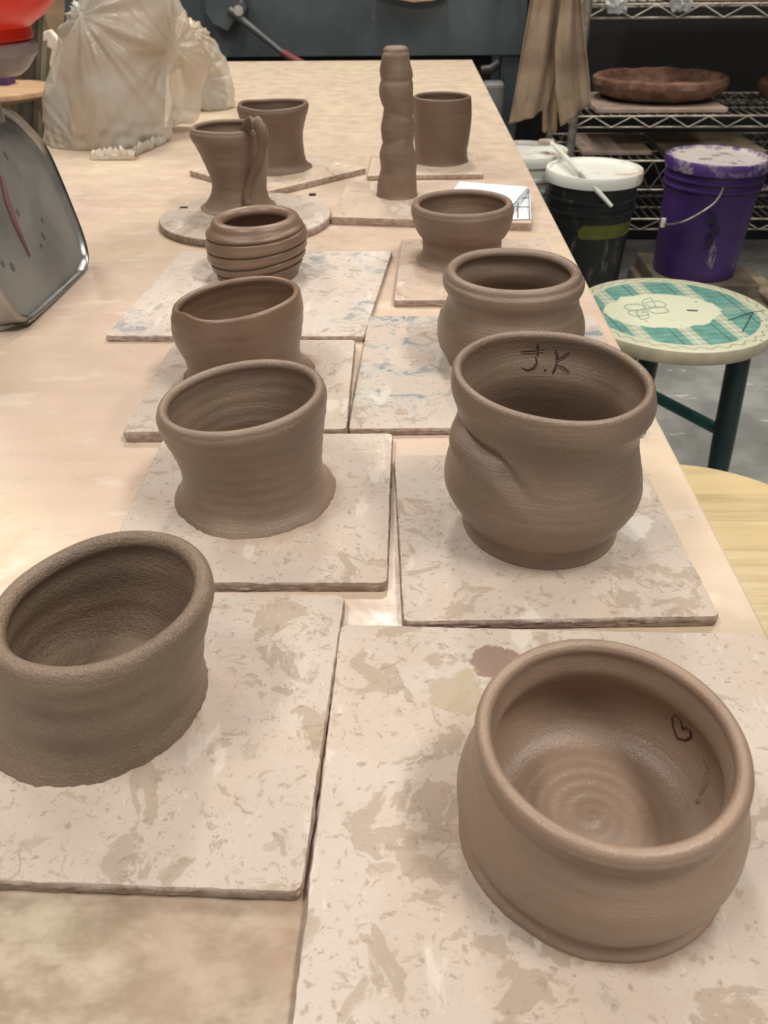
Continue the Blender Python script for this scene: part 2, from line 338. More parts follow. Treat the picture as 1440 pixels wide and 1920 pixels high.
th1 = .0062; a = P(566, 1675, T + th1).xy; b = P(648, 1115, T + th1).xy; u = (P(0, 1655, T + th1).xy - a).normalized()
Z1 = bat(th1, None, 'square clay-smeared board in the near left corner, under the coarse oval bowl', q=[a + u * .172, a, b, b + u * .172], blotch=.60)
th2 = .0050; a = P(637, 1170, T + th2).xy; b = P(545, 1920, T + th2).xy; d = (b - a).normalized(); u = Vector((-d.y, d.x)); u = u if u.x > 0 else -u
Z2 = bat(th2, None, 'largest, nearest board with olive blotches, under the low bowl with the heart', q=[a + d * .185, a + d * .185 + u * .205, a + u * .205, a],
         blotch=.585, stain=[(925, 1238, 44, (.25, .155, .115)), (1160, 1640, 190, (.27, .185, .13)), (1112, 1556, 246, (.40, .29, .22)), (860, 1300, 60, (.42, .35, .25))])
Z3 = bat(.0062, [(175, 1094), (727, 1094), (737, 812), (310, 812)], 'pale square board under the flared bowl with a ragged foot', blotch=.63, stain=[(490, 926, 166, (.46, .345, .27))])
Z4 = bat(.0066, [(755, 1167), (1353, 1157), (1193, 852), (738, 853)], 'pitted square board under the big jar with carved initials', blotch=.60, stain=[(1190, 985, 40, (.72, .68, .62)), (1005, 966, 158, (.46, .355, .285))])
Z5 = bat(.0085, [(228, 811), (650, 805), (667, 637), (327, 637)], 'thick pinkish board under the rounded bowl with a folded lip', stain=[(474, 698, 136, (.33, .22, .16))])
Z6 = bat(.0055, [(652, 805), (1206, 800), (1116, 592), (691, 592)], 'board with dark blue and grey stains, under the wide-lipped round pot', blue=.95)
Z7 = bat(.0055, [(196, 630), (683, 631), (736, 470), (341, 470)], 'wide pale board with grey specks, under the coil-ringed pot', blue=.55, base=(.60, .50, .42))
Z8 = bat(.0065, [(738, 564), (1082, 560), (1023, 446), (752, 448)], 'small tan board under the little footed bowl near the table edge', base=(.55, .42, .33), stain=[(858, 486, 100, (.33, .22, .16))])
Z9 = bat(.0090, [(619, 407), (999, 419), (958, 341), (651, 341)], 'long tan board under the tall narrow bottle form', base=(.56, .43, .33))
Z10 = bat(.0065, [(688, 330), (907, 327), (890, 283), (698, 285)], 'small tan board farthest right, under the straight-sided cup', base=(.55, .43, .33))
th = .008; a = P(530, 353, T + th).xy; b = P(688, 315, T + th).xy; d = (b - a).normalized(); u = Vector((-d.y, d.x)); a2 = a - d * .03
Z11 = bat(th, None, 'tan board set askew under the flared cup at the back', q=[a2, b, b + u * .18, a2 + u * .18], base=(.60, .47, .36))
# round bat
th = .0085; c = P(461, 402, T + th); rad = 160 * depth(c) / F; g = MB()
g.lathe([(rad - .001, 0), (rad, .0015), (rad, th - .0015), (rad - .0012, th), (rad * .5, th), (.001, th)], (c.x, c.y, T), 72)
ob = g.build('round_bat', batmat('round bat', 71., base=(.52, .43, .35), blotch=.6), origin=(c.x, c.y, T)); Z12 = T + th
tag(ob, 'round grey-brown disc board under the handled pitcher', 'board')
for (hx, hy) in ((344, 390), (585, 365)):
    h = P(hx, hy, Z12); k = MB(); k.tube([h + Vector((-.004, 0, 0)), h + Vector((.005, .0005, 0))], .0018, 8); k.build('pin_slot', M['mark'], ob)

# ------------------------------------------------------------------ pots
def sm(t_): t_ = max(0, min(1, t_)); return t_ * t_ * (3 - 2 * t_)
def pot(name, label, cat, rings, zb, mat, wall=.0055, floor_t=.006, tilt=(0, 0), h2=(0, 0), ell=1., ea=0., ridge=(.0004, .008), skirt=0., modf=None,
        lip=None, N=128, NR=64, inner=None, group='unfired brown clay pots on the boards', innerbot=.3, lean=0., rimnoise=.0, ins=None):
    b0 = P(rings[0][0], rings[0][1], zb); Y0 = b0.y; pr = []
    for i, (cx, cy, hw) in enumerate(rings):
        w = b0 if i == 0 else PY(cx, cy, Y0); pr.append((w.x, w.z, hw * depth(w) / F))
    pr[0] = (pr[0][0], zb, pr[0][2]); prof = catmull([Vector(p) for p in pr], NR)
    z1 = prof[-1].y; hgt = z1 - zb; seed = rings[0][0] * .013
    out = [(p.x, p.y, p.z, 'o') for p in prof]
    lw = lip or wall
    last = prof[-1]; lipc = last.z - lw / 2
    for k in range(1, 9):
        a = PI * k / 8; out.append((last.x, z1 + math.sin(a) * lw * .55, lipc + math.cos(a) * lw / 2, 'l'))
    zf = zb + floor_t; NI = 44; ri = None
    def at(z):
        for i in range(len(prof) - 1):
            if prof[i + 1].y >= z: 
                d = prof[i + 1].y - prof[i].y; u = 0 if d < 1e-9 else max(0, min(1, (z - prof[i].y) / d)); return prof[i].lerp(prof[i + 1], u)
        return prof[-1]
    for k in range(1, NI + 1):
        z = z1 + (zf - z1) * (k / NI); q = at(z); t_ = (z - zf) / (z1 - zf)
        w = wall + (lw - wall) * sm((t_ - .75) / .25)
        rr = q.z - w
        q3 = at(zf + .3 * (z1 - zf)); 
        if t_ < .3: rr = rr * .4 + .6 * min(rr, q3.z - w)
        if t_ < innerbot: u = 1 - t_ / innerbot; rr = rr - .26 * rr * (1 - math.sqrt(max(0, 1 - u * u)))
        out.append((q.x, z, max(.002, rr), 'i'))
    rl = out[-1][2]; xl = out[-1][0]
    for k in range(1, 25): u = k / 24; out.append((xl, zf, rl * (1 - u) + .0006 * u, 'f'))
    v = []; f = []
    for (cx, z, rr, kind) in out:
        t_ = (z - zb) / hgt
        for k in range(N):
            th_ = 2 * PI * k / N; cs, sn = math.cos(th_), math.sin(th_)
            e = 1 + (ell - 1) * math.cos(2 * (th_ - ea)) * sm(t_ + .3)
            r = rr * e
            wob = noise.noise(Vector((cs * 1.2, sn * 1.2, seed + t_ * 1.5))) * .006 * rr
            r += wob
            if kind in 'oi' and ridge[0]:
                r += .28 * ridge[0] * math.sin(2 * PI * (z - zb) / ridge[1] + th_ + 1.5 * noise.noise(Vector((cs, sn, z * 60 + seed)))) * min(1, (1 - t_) * 8 if kind == 'o' else 1) * min(1, t_ * 6)
            if skirt and kind == 'o' and t_ < .16: r += skirt * (.6 * noise.noise(Vector((cs * 3, sn * 3, seed))) + .35 * noise.noise(Vector((cs * 16, sn * 16, seed))) * (1 - t_ / .16)) * (1 - t_ / .16)
            dz = sm((z - zb - .2 * hgt) / (hgt * .8)) * (tilt[0] * cs + tilt[1] * sn + h2[0] * math.cos(2 * (th_ - h2[1])))
            dz += rimnoise * .45 * noise.noise(Vector((cs * 1.2, sn * 1.2, seed + 4))) * sm(t_ * 1.2 - .3)
            if kind == 'f': dz = .00022 * math.sin(r / .0034 * 2 * PI / 1.6 + th_) * sm((rl - r) / .01) + .0007 * G(r, .004)
            X = cx + r * cs; Yv = Y0 + r * sn + lean * t_; Zv = z + dz
            if modf:
                X, Yv, Zv = modf(X, Yv, Zv, th_, t_, kind, rr, cx, Y0)
            v.append((X, Yv, max(Zv, zb)))
    m = len(out)
    for i in range(m - 1):
        for k in range(N): f.append((i * N + k, i * N + (k + 1) % N, (i + 1) * N + (k + 1) % N, (i + 1) * N + k))
    f.append(tuple(reversed(range(N)))); f.append(tuple(range((m - 1) * N, m * N)))
    o = mk(name, v, f, mat, origin=(b0.x, Y0, zb)); tag(o, label, cat, group)
    o_bvh = BVHTree.FromPolygons([Vector(q) for q in v], f)
    return o, o_bvh, b0
def G(x, s): return math.exp(-(x / s) ** 2)
def push(X, Yv, cx, Y0, amt):
    d = Vector((X - cx, Yv - Y0)); L = max(d.length, 1e-6); d = d / L; return X + d.x * amt, Yv + d.y * amt
def angd(a, b): return (a - b + PI) % (2 * PI) - PI

# big jar with carved initials
def dent(X, Y, Z, th_, t_, kind, rr, cx, Y0):
    if kind in 'oi':
        dl = angd(th_, R(184)); a = -.0034 * G(dl, .30) * G(t_ - .50, .045) + .0026 * G(dl, .35) * G(t_ - .64, .06)
        u = angd(th_, R(195)); line = .77 - .02 * u - .16 * sm((u - .55) / .6); env = sm((u + .35) / .35) * (1 - sm((u - .55) / .65))
        a += (-.0042 * G(t_ - line + .06, .035) + .0022 * G(t_ - line + .17, .05)) * env
        X, Y = push(X, Y, cx, Y0, a)
    return X, Y, Z
jar, jb, _ = pot('lidless_jar', 'large bellied clay jar with rolled rim and initials cut inside, on the pitted board', 'pot',
    [(1010, 976, 143), (1010, 966, 141), (1011, 952, 142), (1013, 935, 158), (1015, 900, 181), (1017, 870, 182), (1020, 840, 176), (1024, 812, 170), (1028, 784, 169), (1033, 760, 178), (1036, 740, 188), (1036, 722, 190), (1036, 706, 188)],
    Z4, M['clay_grey'], wall=.0052, lip=.0050, tilt=(-.0022, .001), ridge=(.00025, .006), modf=dent, N=160, NR=90, rimnoise=.002)
# low bowl with a heart
bowl, bb, _ = pot('low_bowl', 'wide low tan bowl with thick rim and a heart scratched inside, nearest right', 'bowl',
    [(1106, 1548, 246), (1107, 1542, 245), (1108, 1536, 236), (1110, 1528, 240), (1116, 1510, 254), (1121, 1487, 264), (1127, 1463, 262), (1133, 1440, 249), (1137, 1422, 240), (1140, 1405, 246), (1143, 1391, 253), (1143, 1385, 252)],
    Z2, M['clay_tan'], wall=.0058, lip=.0058, ridge=(.0003, .008), N=160, NR=80, rimnoise=.0008, innerbot=.35, skirt=.001)
# coarse oval bowl, near left
oval, ovb, _ = pot('oval_bowl', 'coarse grogged oval bowl with a bulging wavy wall, nearest left', 'bowl',
    [(182, 1303, 202), (182, 1294, 198), (183, 1277, 190), (184, 1250, 191), (185, 1224, 194), (186, 1198, 196), (188, 1170, 202), (189, 1146, 208), (190, 1130, 206)],
    Z1, M['clay_rough'], wall=.0068, lip=.0078, tilt=(.004, .001), ridge=(.0011, .017), skirt=.0028, ell=1.02, N=160, NR=70, rimnoise=.004, innerbot=.6)
# flared bowl with ragged foot
flr, fb, _ = pot('flared_bowl', 'flared greyish clay bowl with slanted rim and ragged spreading foot', 'bowl',
    [(480, 918, 150), (479, 913, 146), (477, 902, 136), (475, 888, 131), (473, 866, 131), (469, 838, 136), (463, 807, 145), (457, 778, 155), (454, 756, 160), (453, 747, 158)],
    Z3, M['clay_grey'], wall=.0055, lip=.0062, tilt=(.0042, -.001), ridge=(.00045, .008), skirt=.0026, N=160, NR=80, rimnoise=.001, innerbot=.3)
# round bowl with folded lip
def fold(X, Y, Z, th_, t_, kind, rr, cx, Y0):
    a = G(angd(th_, R(222)), .35) * sm((t_ - .6) / .4)
    X, Y = push(X, Y, cx, Y0, -.003 * a); return X, Y, Z + .002 * a
rnd, rb, _ = pot('rounded_bowl', 'rounded wet clay bowl with a slanted, folded lip, second from coil-ringed pot', 'bowl',
    [(468, 698, 122), (467, 690, 114), (460, 676, 107), (454, 655, 108), (449, 630, 117), (446, 603, 123), (444, 580, 124), (443, 564, 121)],
    Z5, M['clay_wet'], wall=.005, lip=.0052, tilt=(.0050, -.001), ridge=(.0004, .009), skirt=.003, modf=fold, rimnoise=.002)
rnd['label'] = 'rounded wet clay bowl with slanted, folded lip, between coil-ringed pot and flared bowl'
# coil ringed pot
def coils(X, Y, Z, th_, t_, kind, rr, cx, Y0):
    if kind == 'o':
        s = .055 * math.cos(th_)
        for k, z in enumerate((.86, .62, .40, .22)):
            zz = z + s * (1 + .35 * k) + .01 * math.sin(th_ * 2 + k); a = -.0022 * G(t_ - zz, .02) + .0009 * G(t_ - zz - .07, .05)
            X, Y = push(X, Y, cx, Y0, a)
    return X, Y, Z
coil, cb, _ = pot('ringed_pot', 'squat glossy clay pot ringed by dark coil grooves', 'pot',
    [(484, 512, 76), (483, 506, 77), (482, 492, 84), (481, 476, 90), (481, 458, 93), (481, 442, 94), (480, 428, 92), (479, 418, 84)],
    Z7, M['clay_wet'], wall=.009, lip=.0130, tilt=(.001, 0), ridge=(0, .01), modf=coils, NR=110, skirt=.001)
# wide lipped round pot
wid, wb, _ = pot('wide_pot', 'squat round clay pot with wide rolled lip, on the blue-stained board', 'pot',
    [(952, 672, 112), (952, 662, 116), (954, 640, 131), (957, 612, 137), (959, 588, 134), (961, 565, 124), (962, 548, 123), (962, 532, 131), (962, 520, 132), (962, 513, 127)],
    Z6, M['clay_grey'], wall=.006, lip=.0085, ridge=(.0003, .008), N=144, NR=80, rimnoise=.002)
# small footed bowl
ft, ftb, _ = pot('footed_bowl', 'small clay bowl with pinched waist, spreading foot and slip on its board', 'bowl',
    [(866, 484, 86), (866, 479, 79), (866, 470, 74), (866, 455, 74), (866, 444, 75), (867, 434, 83), (867, 420, 90), (867, 403, 94), (867, 391, 96), (867, 385, 94)],
    Z8, M['clay_warm'], wall=.006, lip=.0075, tilt=(.0008, 0), ridge=(.0003, .008), skirt=.002)
ft['label'] = 'small brown clay bowl with pinched waist and spreading foot, in front of the white paper'
# handled pitcher
pit, pb, p0 = pot('pitcher', 'tall flared clay pitcher with a looping strap handle, on the round board', 'pitcher',
    [(447, 386, 70), (447, 380, 62), (448, 368, 55), (449, 348, 51), (447, 325, 54), (443, 302, 60), (437, 278, 65), (431, 256, 72), (429, 246, 73), (429, 241, 71)],
    Z12, M['clay_warm'], wall=.0055, lip=.0062, tilt=(0, 0), ridge=(.0005, .012), skirt=.003, N=112, NR=60, rimnoise=.003)
Yh = p0.y; hp = [(462, 262, -.022), (461, 246, -.030), (468, 231, -.038), (481, 231, -.046), (490, 248, -.052), (492, 274, -.050), (487, 300, -.046), (476, 325, -.038), (467, 348, -.034), (462, 370, -.036), (464, 386, -.040)]
hw_ = catmull([PY(x, y, Yh + d) for x, y, d in hp], 50); g = MB(); n = 14; v = []; f = []
for i, p in enumerate(hw_):
    d = (hw_[min(i + 1, 50)] - hw_[max(i - 1, 0)]).normalized(); side = Vector((.8, -.6, 0)).normalized(); side = (side - side.dot(d) * d).normalized(); w = d.cross(side)
    for k in range(n): a = 2 * PI * k / n; v.append(p + side * .0072 * math.cos(a) * (1 + .3 * noise.noise(p * 50)) + w * .0046 * math.sin(a) * (1 - .3 * abs(math.cos(a))))
for i in range(50):
    for k in range(n): f.append((i * n + k, i * n + (k + 1) % n, (i + 1) * n + (k + 1) % n, (i + 1) * n + k))
f += [tuple(reversed(range(n))), tuple(range(50 * n, 51 * n))]
mk('handle', v, f, M['clay_dark'], pit)
# flared cup at the back
bk, _, _ = pot('flared_cup', 'flared clay cup with narrow waist, behind the handled pitcher', 'cup',
    [(514, 313, 72), (514, 308, 65), (513, 298, 60), (512, 275, 57), (512, 252, 56), (512, 230, 60), (512, 212, 65), (512, 202, 67), (512, 198, 66)],
    Z11, M['clay_dark'], wall=.005, lip=.0062, ridge=(.0003, .01), skirt=.0025, N=96, h2=(.0012, 0), rimnoise=.003)
# straight cup at the back
sc, _, _ = pot('straight_cup', 'straight-sided dark clay cup on the far right board', 'cup',
    [(826, 301, 52), (826, 295, 50), (827, 280, 49), (828, 250, 53), (829, 220, 55), (829, 195, 55), (829, 183, 54)],
    Z10, M['clay_dark'], wall=.005, lip=.005, ridge=(.0002, .01), skirt=.002, N=96)
# tall bottle
def lump(X, Y, Z, th_, t_, kind, rr, cx, Y0):
    if kind == 'o':
        a = .0007 * math.sin(t_ * 30 + 1.2 * math.cos(th_ - 1)) * sm(t_ * 4) + .0022 * noise.noise(Vector((math.cos(th_) * 1.5, math.sin(th_) * 1.5, t_ * 8)))
        a += -.0012 * G((t_ - .60) + .03 * math.cos(th_), .02) - .0012 * G((t_ - .42) - .03 * math.cos(th_), .016) - .001 * G(t_ - .82, .016)
        X, Y = push(X, Y, cx, Y0, a)
    return X, Y, Z
tv, _, _ = pot('bottle_form', 'tall narrow lumpy clay bottle with a small pinched mouth', 'bottle',
    [(746, 365, 40), (746, 359, 38), (746, 335, 36), (747, 300, 33), (745, 262, 31), (745, 225, 30), (745, 195, 30), (744, 165, 33), (743, 142, 31), (742, 120, 28), (742, 103, 28), (742, 97, 25)],
    Z9, M['clay_warm'], wall=.007, lip=.0105, ridge=(0, .01), skirt=.0015, N=96, NR=120, modf=lump, rimnoise=.0015, tilt=(0, 0))

# carved marks: thin strokes laid in the inner wall
def stroke(par, bvh, name, lines, r, mat, off=0.0):
    g = MB()
    for ln in lines:
        pts = []
        for i in range(len(ln) - 1):
            for k in range(6 if i < len(ln) - 2 else 7):
                u = k / 6; x = ln[i][0] * (1 - u) + ln[i + 1][0] * u; y = ln[i][1] * (1 - u) + ln[i + 1][1] * u
                d = ray(x, y).normalized(); h = bvh.ray_cast(C0, d)
                if h[0] is not None: pts.append(h[0] + (-d) * off)
        m = len(pts)
        if m > 2: g.tube(pts, [r * (.35 + .65 * math.sin(PI * min(1, max(0, (i + .5) / m)))) for i in range(m)], 6)
    if g.v: return g.build(name, mat, par)
JK = [[(977, 659), (996, 658), (1021, 656)], [(1008, 644), (1009, 655), (1008, 668)], [(1004, 668), (1007, 680), (1001, 689), (990, 694), (979, 690)], [(1022, 692), (1023, 696)],
      [(1042, 655), (1045, 668), (1045, 676)], [(1068, 660), (1055, 670), (1041, 675)], [(1045, 677), (1041, 690), (1036, 701)], [(1046, 684), (1058, 690), (1068, 698)]]
stroke(jar, jb, 'carved_initials', JK, .00075, M['mark'])
stroke(jar, jb, 'clay_burr', [[(x, y + 3) for x, y in l] for l in (JK[0], JK[7], JK[5])], .0004, M['burr'], .0002)
stroke(bowl, bb, 'scratched_heart', [[(1267, 1340), (1260, 1346), (1262, 1363), (1270, 1384), (1285, 1388), (1296, 1382), (1295, 1370), (1286, 1364), (1280, 1368), (1277, 1352), (1267, 1340)]], .00055, M['mark'])
stroke(bowl, bb, 'scratch_marks', [[(1320, 1410), (1324, 1425), (1329, 1440)], [(1325, 1446), (1322, 1470), (1312, 1490)], [(1308, 1500), (1306, 1506)]], .0011, M['burr'], .0002)

# ------------------------------------------------------------------ paper sheet behind the footed bowl
zp = Z9
g = MB(); A = [P(845, 364, zp + .010), P(862, 341, zp + .013), P(989, 351, zp + .013), P(962, 383, zp + .012), P(905, 384, zp + .010)]
B = [P(989, 352, zp + .012), P(994, 362, zp + .004), P(996, 411, zp + .0008), P(957, 412, zp + .0008), P(950, 392, zp + .004)]
g.prism(A, [p + Vector((0, 0, .0004)) for p in A]); g.prism([B[4], B[3], B[2], B[1], B[0]], [p + Vector((0, 0, .0004)) for p in (B[4], B[3], B[2], B[1], B[0])])
pap = g.build('paper_sheet', M['paper'], smooth=False); tag(pap, 'folded white paper with printed dark lines lying behind the footed bowl', 'paper')
def pl_(*pts):
    k = MB(); n_ = (B[3] - B[4]).cross(B[2] - B[4])
    for a_, b_ in pts:
        q1 = PP(*a_, B[4] + Vector((0, 0, .0008)), n_); q2 = PP(*b_, B[4] + Vector((0, 0, .0008)), n_); k.tube([q1, q2], .0006, 4)
    return k
pl_(((968, 372), (991, 371)), ((971, 374), (971, 408)), ((991, 355), (993, 410)), ((964, 388), (992, 388))).build('printed_lines', M['ink'], pap)
# wire loop tool by the big jar
c = P(1201, 803, T + .006); g = MB(); g.tube([c + Vector((.004 * math.cos(a) , .003 * math.sin(a), .006 * math.sin(a))) for a in [2 * PI * k / 16 for k in range(17)]], .0006, 6)
tag(g.build('wire_loop', M['steel']), 'tiny bent wire loop lying behind the big jar at the table edge', 'wire')

# ------------------------------------------------------------------ kitchen scale on the left
sc0 = Vector((-.336, .73, T)); kt = .22; nrm = Vector((1, 0, kt)).normalized()
outl = [(52, 604), (66, 600), (150, 523), (163, 507), (168, 482), (158, 440), (138, 388), (113, 327), (89, 275), (69, 248), (34, 213), (0, 196), (-34, 188), (-75, 192), (-112, 215), (-138, 260), (-145, 320), (-125, 385), (-85, 445), (-40, 500), (0, 552), (28, 590), (40, 602)]
ol = [PP(x, y, sc0 + Vector((0, 0, .012)), nrm) for x, y in outl]
ol = catmull(ol + [ol[0]], 138)[:-1]; cen = sum(ol, Vector()) / len(ol)
se = empty('dial_scale', (sc0.x - .05, .74, T)); tag(se, 'stainless dial scale with clouded face leaning back, at the left table edge', 'scale')
def loft(name, secs, mat, par, capa=True, capb=True):
    n = len(secs[0]); v = [p for s_ in secs for p in s_]; f = []
    for i in range(len(secs) - 1):
        for k in range(n): f.append((i * n + k, i * n + (k + 1) % n, (i + 1) * n + (k + 1) % n, (i + 1) * n + k))
    if capa: f.append(tuple(reversed(range(n))))
    if capb: f.append(tuple(range((len(secs) - 1) * n, len(secs) * n)))
    return sharp(mk(name, v, f, mat, par), 50)
def ins(k, d): return [cen + (p - cen) * k - nrm * d for p in ol]
def flr_(ps): return [Vector((p.x, p.y, max(p.z, T + .004))) for p in ps]
loft('housing', [flr_(ins(.93, .075)), flr_(ins(.98, .06)), flr_(ins(1., .02)), ins(1., .003), ins(.992, 0), ins(.965, -.0015), ins(.94, .0), ins(.925, .005)], M['scale_steel'], se, True, False)
t = NT('clouded dial glass'); a = t.noise(9, None, 4); b = t.noise(60, None, 5); c_ = t.mix(t.ramp(a, .35, .65), (.14, .145, .14), (.235, .235, .22)); c_ = t.mix(t.ramp(b, .6, .7, 0, .3), c_, (.12, .12, .12))
M['dial'] = t.out(c_, t.ramp(a, .3, .7, .25, .5), 0, None, Specular_IOR_Level=.6)
loft('dial_face', [ins(.93, .0045), ins(.88, .0042), ins(.1, .004)], M['dial'], se, False, True)
def facept(x, y): return PP(x, y, cen - nrm * .0036, nrm)
M['faded_red'] = plain('faded red print', (.20, .095, .10), .5); M['faded_ink'] = plain('faded grey print', (.13, .13, .13), .5)
g = MB(); g.tube([facept(2, 330), facept(12, 378), facept(30, 425), facept(56, 480)], [.0025, .0035, .003, .0012], 6)
g.build('pointer', M['faded_red'], se)
for (x, y, s_) in ((12, 290, .003), (22, 393, .0028), (34, 398, .003), (80, 412, .002), (82, 442, .003), (78, 460, .002), (24, 500, .0035), (6, 494, .0025)):
    p = facept(x, y); g = MB(); g.obox(p, (0, s_ * .6, 0), Vector((-kt, 0, 1)).normalized() * s_, nrm * .0002)
    g.build('printed_mark', M['faded_ink'], se)
bs = P(30, 622, T); MB().lathe([(.045, 0), (.047, .002), (.045, .006), (.03, .007)], (-.382, .70, T), 40, 1, 1.25).build('base', M['white_plastic'], se)
# red bowl on the scale platform
bt = PY(-46, 70, .76); zt_ = bt.z
MB().tube([(bt.x, .76, T + .15), (bt.x, .76, zt_ - .026)], .006, 16).build('stem', M['steel_dusty'], se)
MB().lathe([(.030, -.028), (.036, -.024), (.047, -.012), (.047, -.005), (.045, -.003), (.01, -.003)], (bt.x, .76, zt_), 40).build('platform', M['frost'], se)
g = MB(); g.lathe([(.043, -.003), (.046, 0), (.0455, .007), (.050, .010), (.062, .017), (.072, .028), (.080, .043), (.086, .062), (.088, .068), (.085, .068), (.077, .045), (.06, .022), (.01, .014)], (bt.x, .76, zt_), 64)
tag(g.build('red_bowl', M['red'], origin=(bt.x, .76, zt_)), 'bright red plastic bowl sitting on top of the dial scale', 'bowl')

# ------------------------------------------------------------------ plastic sacks with clay
def blob(rings, Y0, dy, n=40):
    pr = catmull([Vector((PY(cx, cy, Y0).x, PY(cx, cy, Y0).z, hw * depth(PY(cx, cy, Y0)) / F)) for cx, cy, hw in rings], 30); g = MB(); v = []; f = []
    for p in pr:
        for k in range(n): a = 2 * PI * k / n; v.append((p.x + p.z * math.cos(a), Y0 + dy * p.z * math.sin(a), max(p.y, T + .0005)))
    for i in range(30):
        for k in range(n): f.append((i * n + k, i * n + (k + 1) % n, (i + 1) * n + (k + 1) % n, (i + 1) * n + k))
    f += [tuple(reversed(range(n))), tuple(range(30 * n, 31 * n))]
    g.add(v, f); return g
def remesh(g, vox):
    me = bpy.data.meshes.new('tmp'); me.from_pydata(g.v, [], g.f); o = bpy.data.objects.new('tmp', me); COL.objects.link(o)
    m = o.modifiers.new('r', 'REMESH'); m.mode = 'VOXEL'; m.voxel_size = vox
    s_ = o.modifiers.new('s', 'SMOOTH'); s_.iterations = 6; s_.factor = .6
    dg = bpy.context.evaluated_depsgraph_get(); e = bpy.data.meshes.new_from_object(o.evaluated_get(dg))
    v = [x.co.copy() for x in e.vertices]; nn = [x.normal.copy() for x in e.vertices]; f = [tuple(p.vertices) for p in e.polygons]
    bpy.data.objects.remove(o); bpy.data.meshes.remove(me); bpy.data.meshes.remove(e); return v, nn, f
def sack(name, blobs, knots, amp, label, cat, vox=.0035):
    g = MB()
    for b_ in blobs: g.add(b_.v, b_.f)
    v, nn, f = remesh(g, vox); out = []
    for p, n_ in zip(v, nn):
        d = 0
        for (kp, w, fr) in knots:
            q = p - kp; L = q.length; a = math.atan2(q.x + .3 * q.y, -q.z)
            fall = math.exp(-L / w) * sm(L / .055)
            nz = noise.noise(Vector((a * fr, L * 3, kp.x * 9))); r_ = 1 - 2 * abs(nz) ; d += amp * 1.5 * fall * (r_ - .55)
        r1 = 1 - 2 * abs(noise.noise(Vector((p.x * 16, p.y * 16, p.z * 9)))); r2 = 1 - 2 * abs(noise.noise(Vector((p.x * 45 + 3, p.y * 45, p.z * 22))))
        low = 1 - sm((p.z - T - .005) / .05)
        d += amp * (.40 * (r1 - .5) + .10 * (r2 - .5)) + low * .006 * noise.noise(p * 70)
        q = p + n_ * d; q.z = max(q.z, T + .0004); out.append(q)
    o = mk(name, out, f, M['sack']); tag(o, label, cat); return o
bA = blob([(185, 292, 78), (198, 278, 105), (205, 250, 116), (203, 215, 120), (205, 165, 122), (213, 110, 118), (225, 60, 112), (235, 10, 98), (240, -40, 70), (240, -75, 25)], 1.46, .75)
bB = blob([(318, 228, 45), (322, 210, 58), (318, 170, 66), (312, 120, 75), (300, 70, 72), (285, 20, 65), (265, -30, 50), (250, -60, 20)], 1.55, .8)
K1 = PY(150, 30, 1.38); K2 = PY(262, 40, 1.42); K3 = PY(155, 285, 1.38)
sk = sack('clay_sack', [bA, bB], [(K1, .17, 3.2), (PY(330, 90, 1.46), .09, 3), (K3, .05, 3.5)], .009, 'big cloudy plastic sack of clay, crumpled and pleated, at the left table edge', 'bag')
bC = blob([(385, 212, 40), (390, 200, 46), (392, 170, 46), (385, 130, 44), (368, 90, 42), (350, 50, 30), (335, 30, 12)], 1.78, .9)
sk2 = sack('clay_bag', [bC], [(PY(360, 60, 1.72), .10, 5), (PY(378, 150, 1.72), .05, 5)], .008, 'smaller knotted plastic bag of clay behind the big sack', 'bag')
def shrink(rings, k): return [(cx, cy, hw * k) for cx, cy, hw in rings]
for nm, rg, Yc, lb, pr_ in (('clay_lump', [(200, 286, 75), (205, 270, 98), (203, 225, 105), (206, 170, 104), (214, 110, 98), (226, 60, 85), (235, 25, 40)], 1.46, 'large grey-brown lump of raw clay inside the big cloudy sack', .7),
                        ('clay_lump', [(384, 206, 30), (388, 198, 36), (389, 170, 36), (383, 135, 32), (370, 105, 15)], 1.78, 'small lump of raw clay inside the smaller bag', .8)):
    b_ = blob(rg, Yc, pr_); o = b_.build(nm, M['claymass']); tag(o, lb, 'clay')
# torn ruffle of film at the sack's foot
g = MB(); 
for j, (x0, y0, x1, y1) in enumerate(((172, 300, 255, 300), (240, 300, 312, 268), (262, 290, 318, 262))):
    a_ = P(x0, y0, T); b_ = P(x1, y1, T); n = 40; v = []; f = []
    for i in range(n + 1):
        u = i / n; p = a_.lerp(b_, u)
        for k in range(6):
            w = k / 5; q = p + Vector((.004 * noise.noise(Vector((u * 9, w * 3, j))), .022 * w - .004, 0)); q.z = T + .0012 + .020 * math.sin(PI * min(1, w * 1.1)) * (.5 + .7 * abs(noise.noise(Vector((u * 8, w * 3, j + 5))))) ; v.append(q)
    for i in range(n):
        for k in range(5): f.append((i * 6 + k, i * 6 + k + 1, (i + 1) * 6 + k + 1, (i + 1) * 6 + k))
    g.add(v, f)
o = g.build('torn_hem', M['sack'], sk, deg=180); m = o.modifiers.new('s', 'SOLIDIFY'); m.thickness = .0006

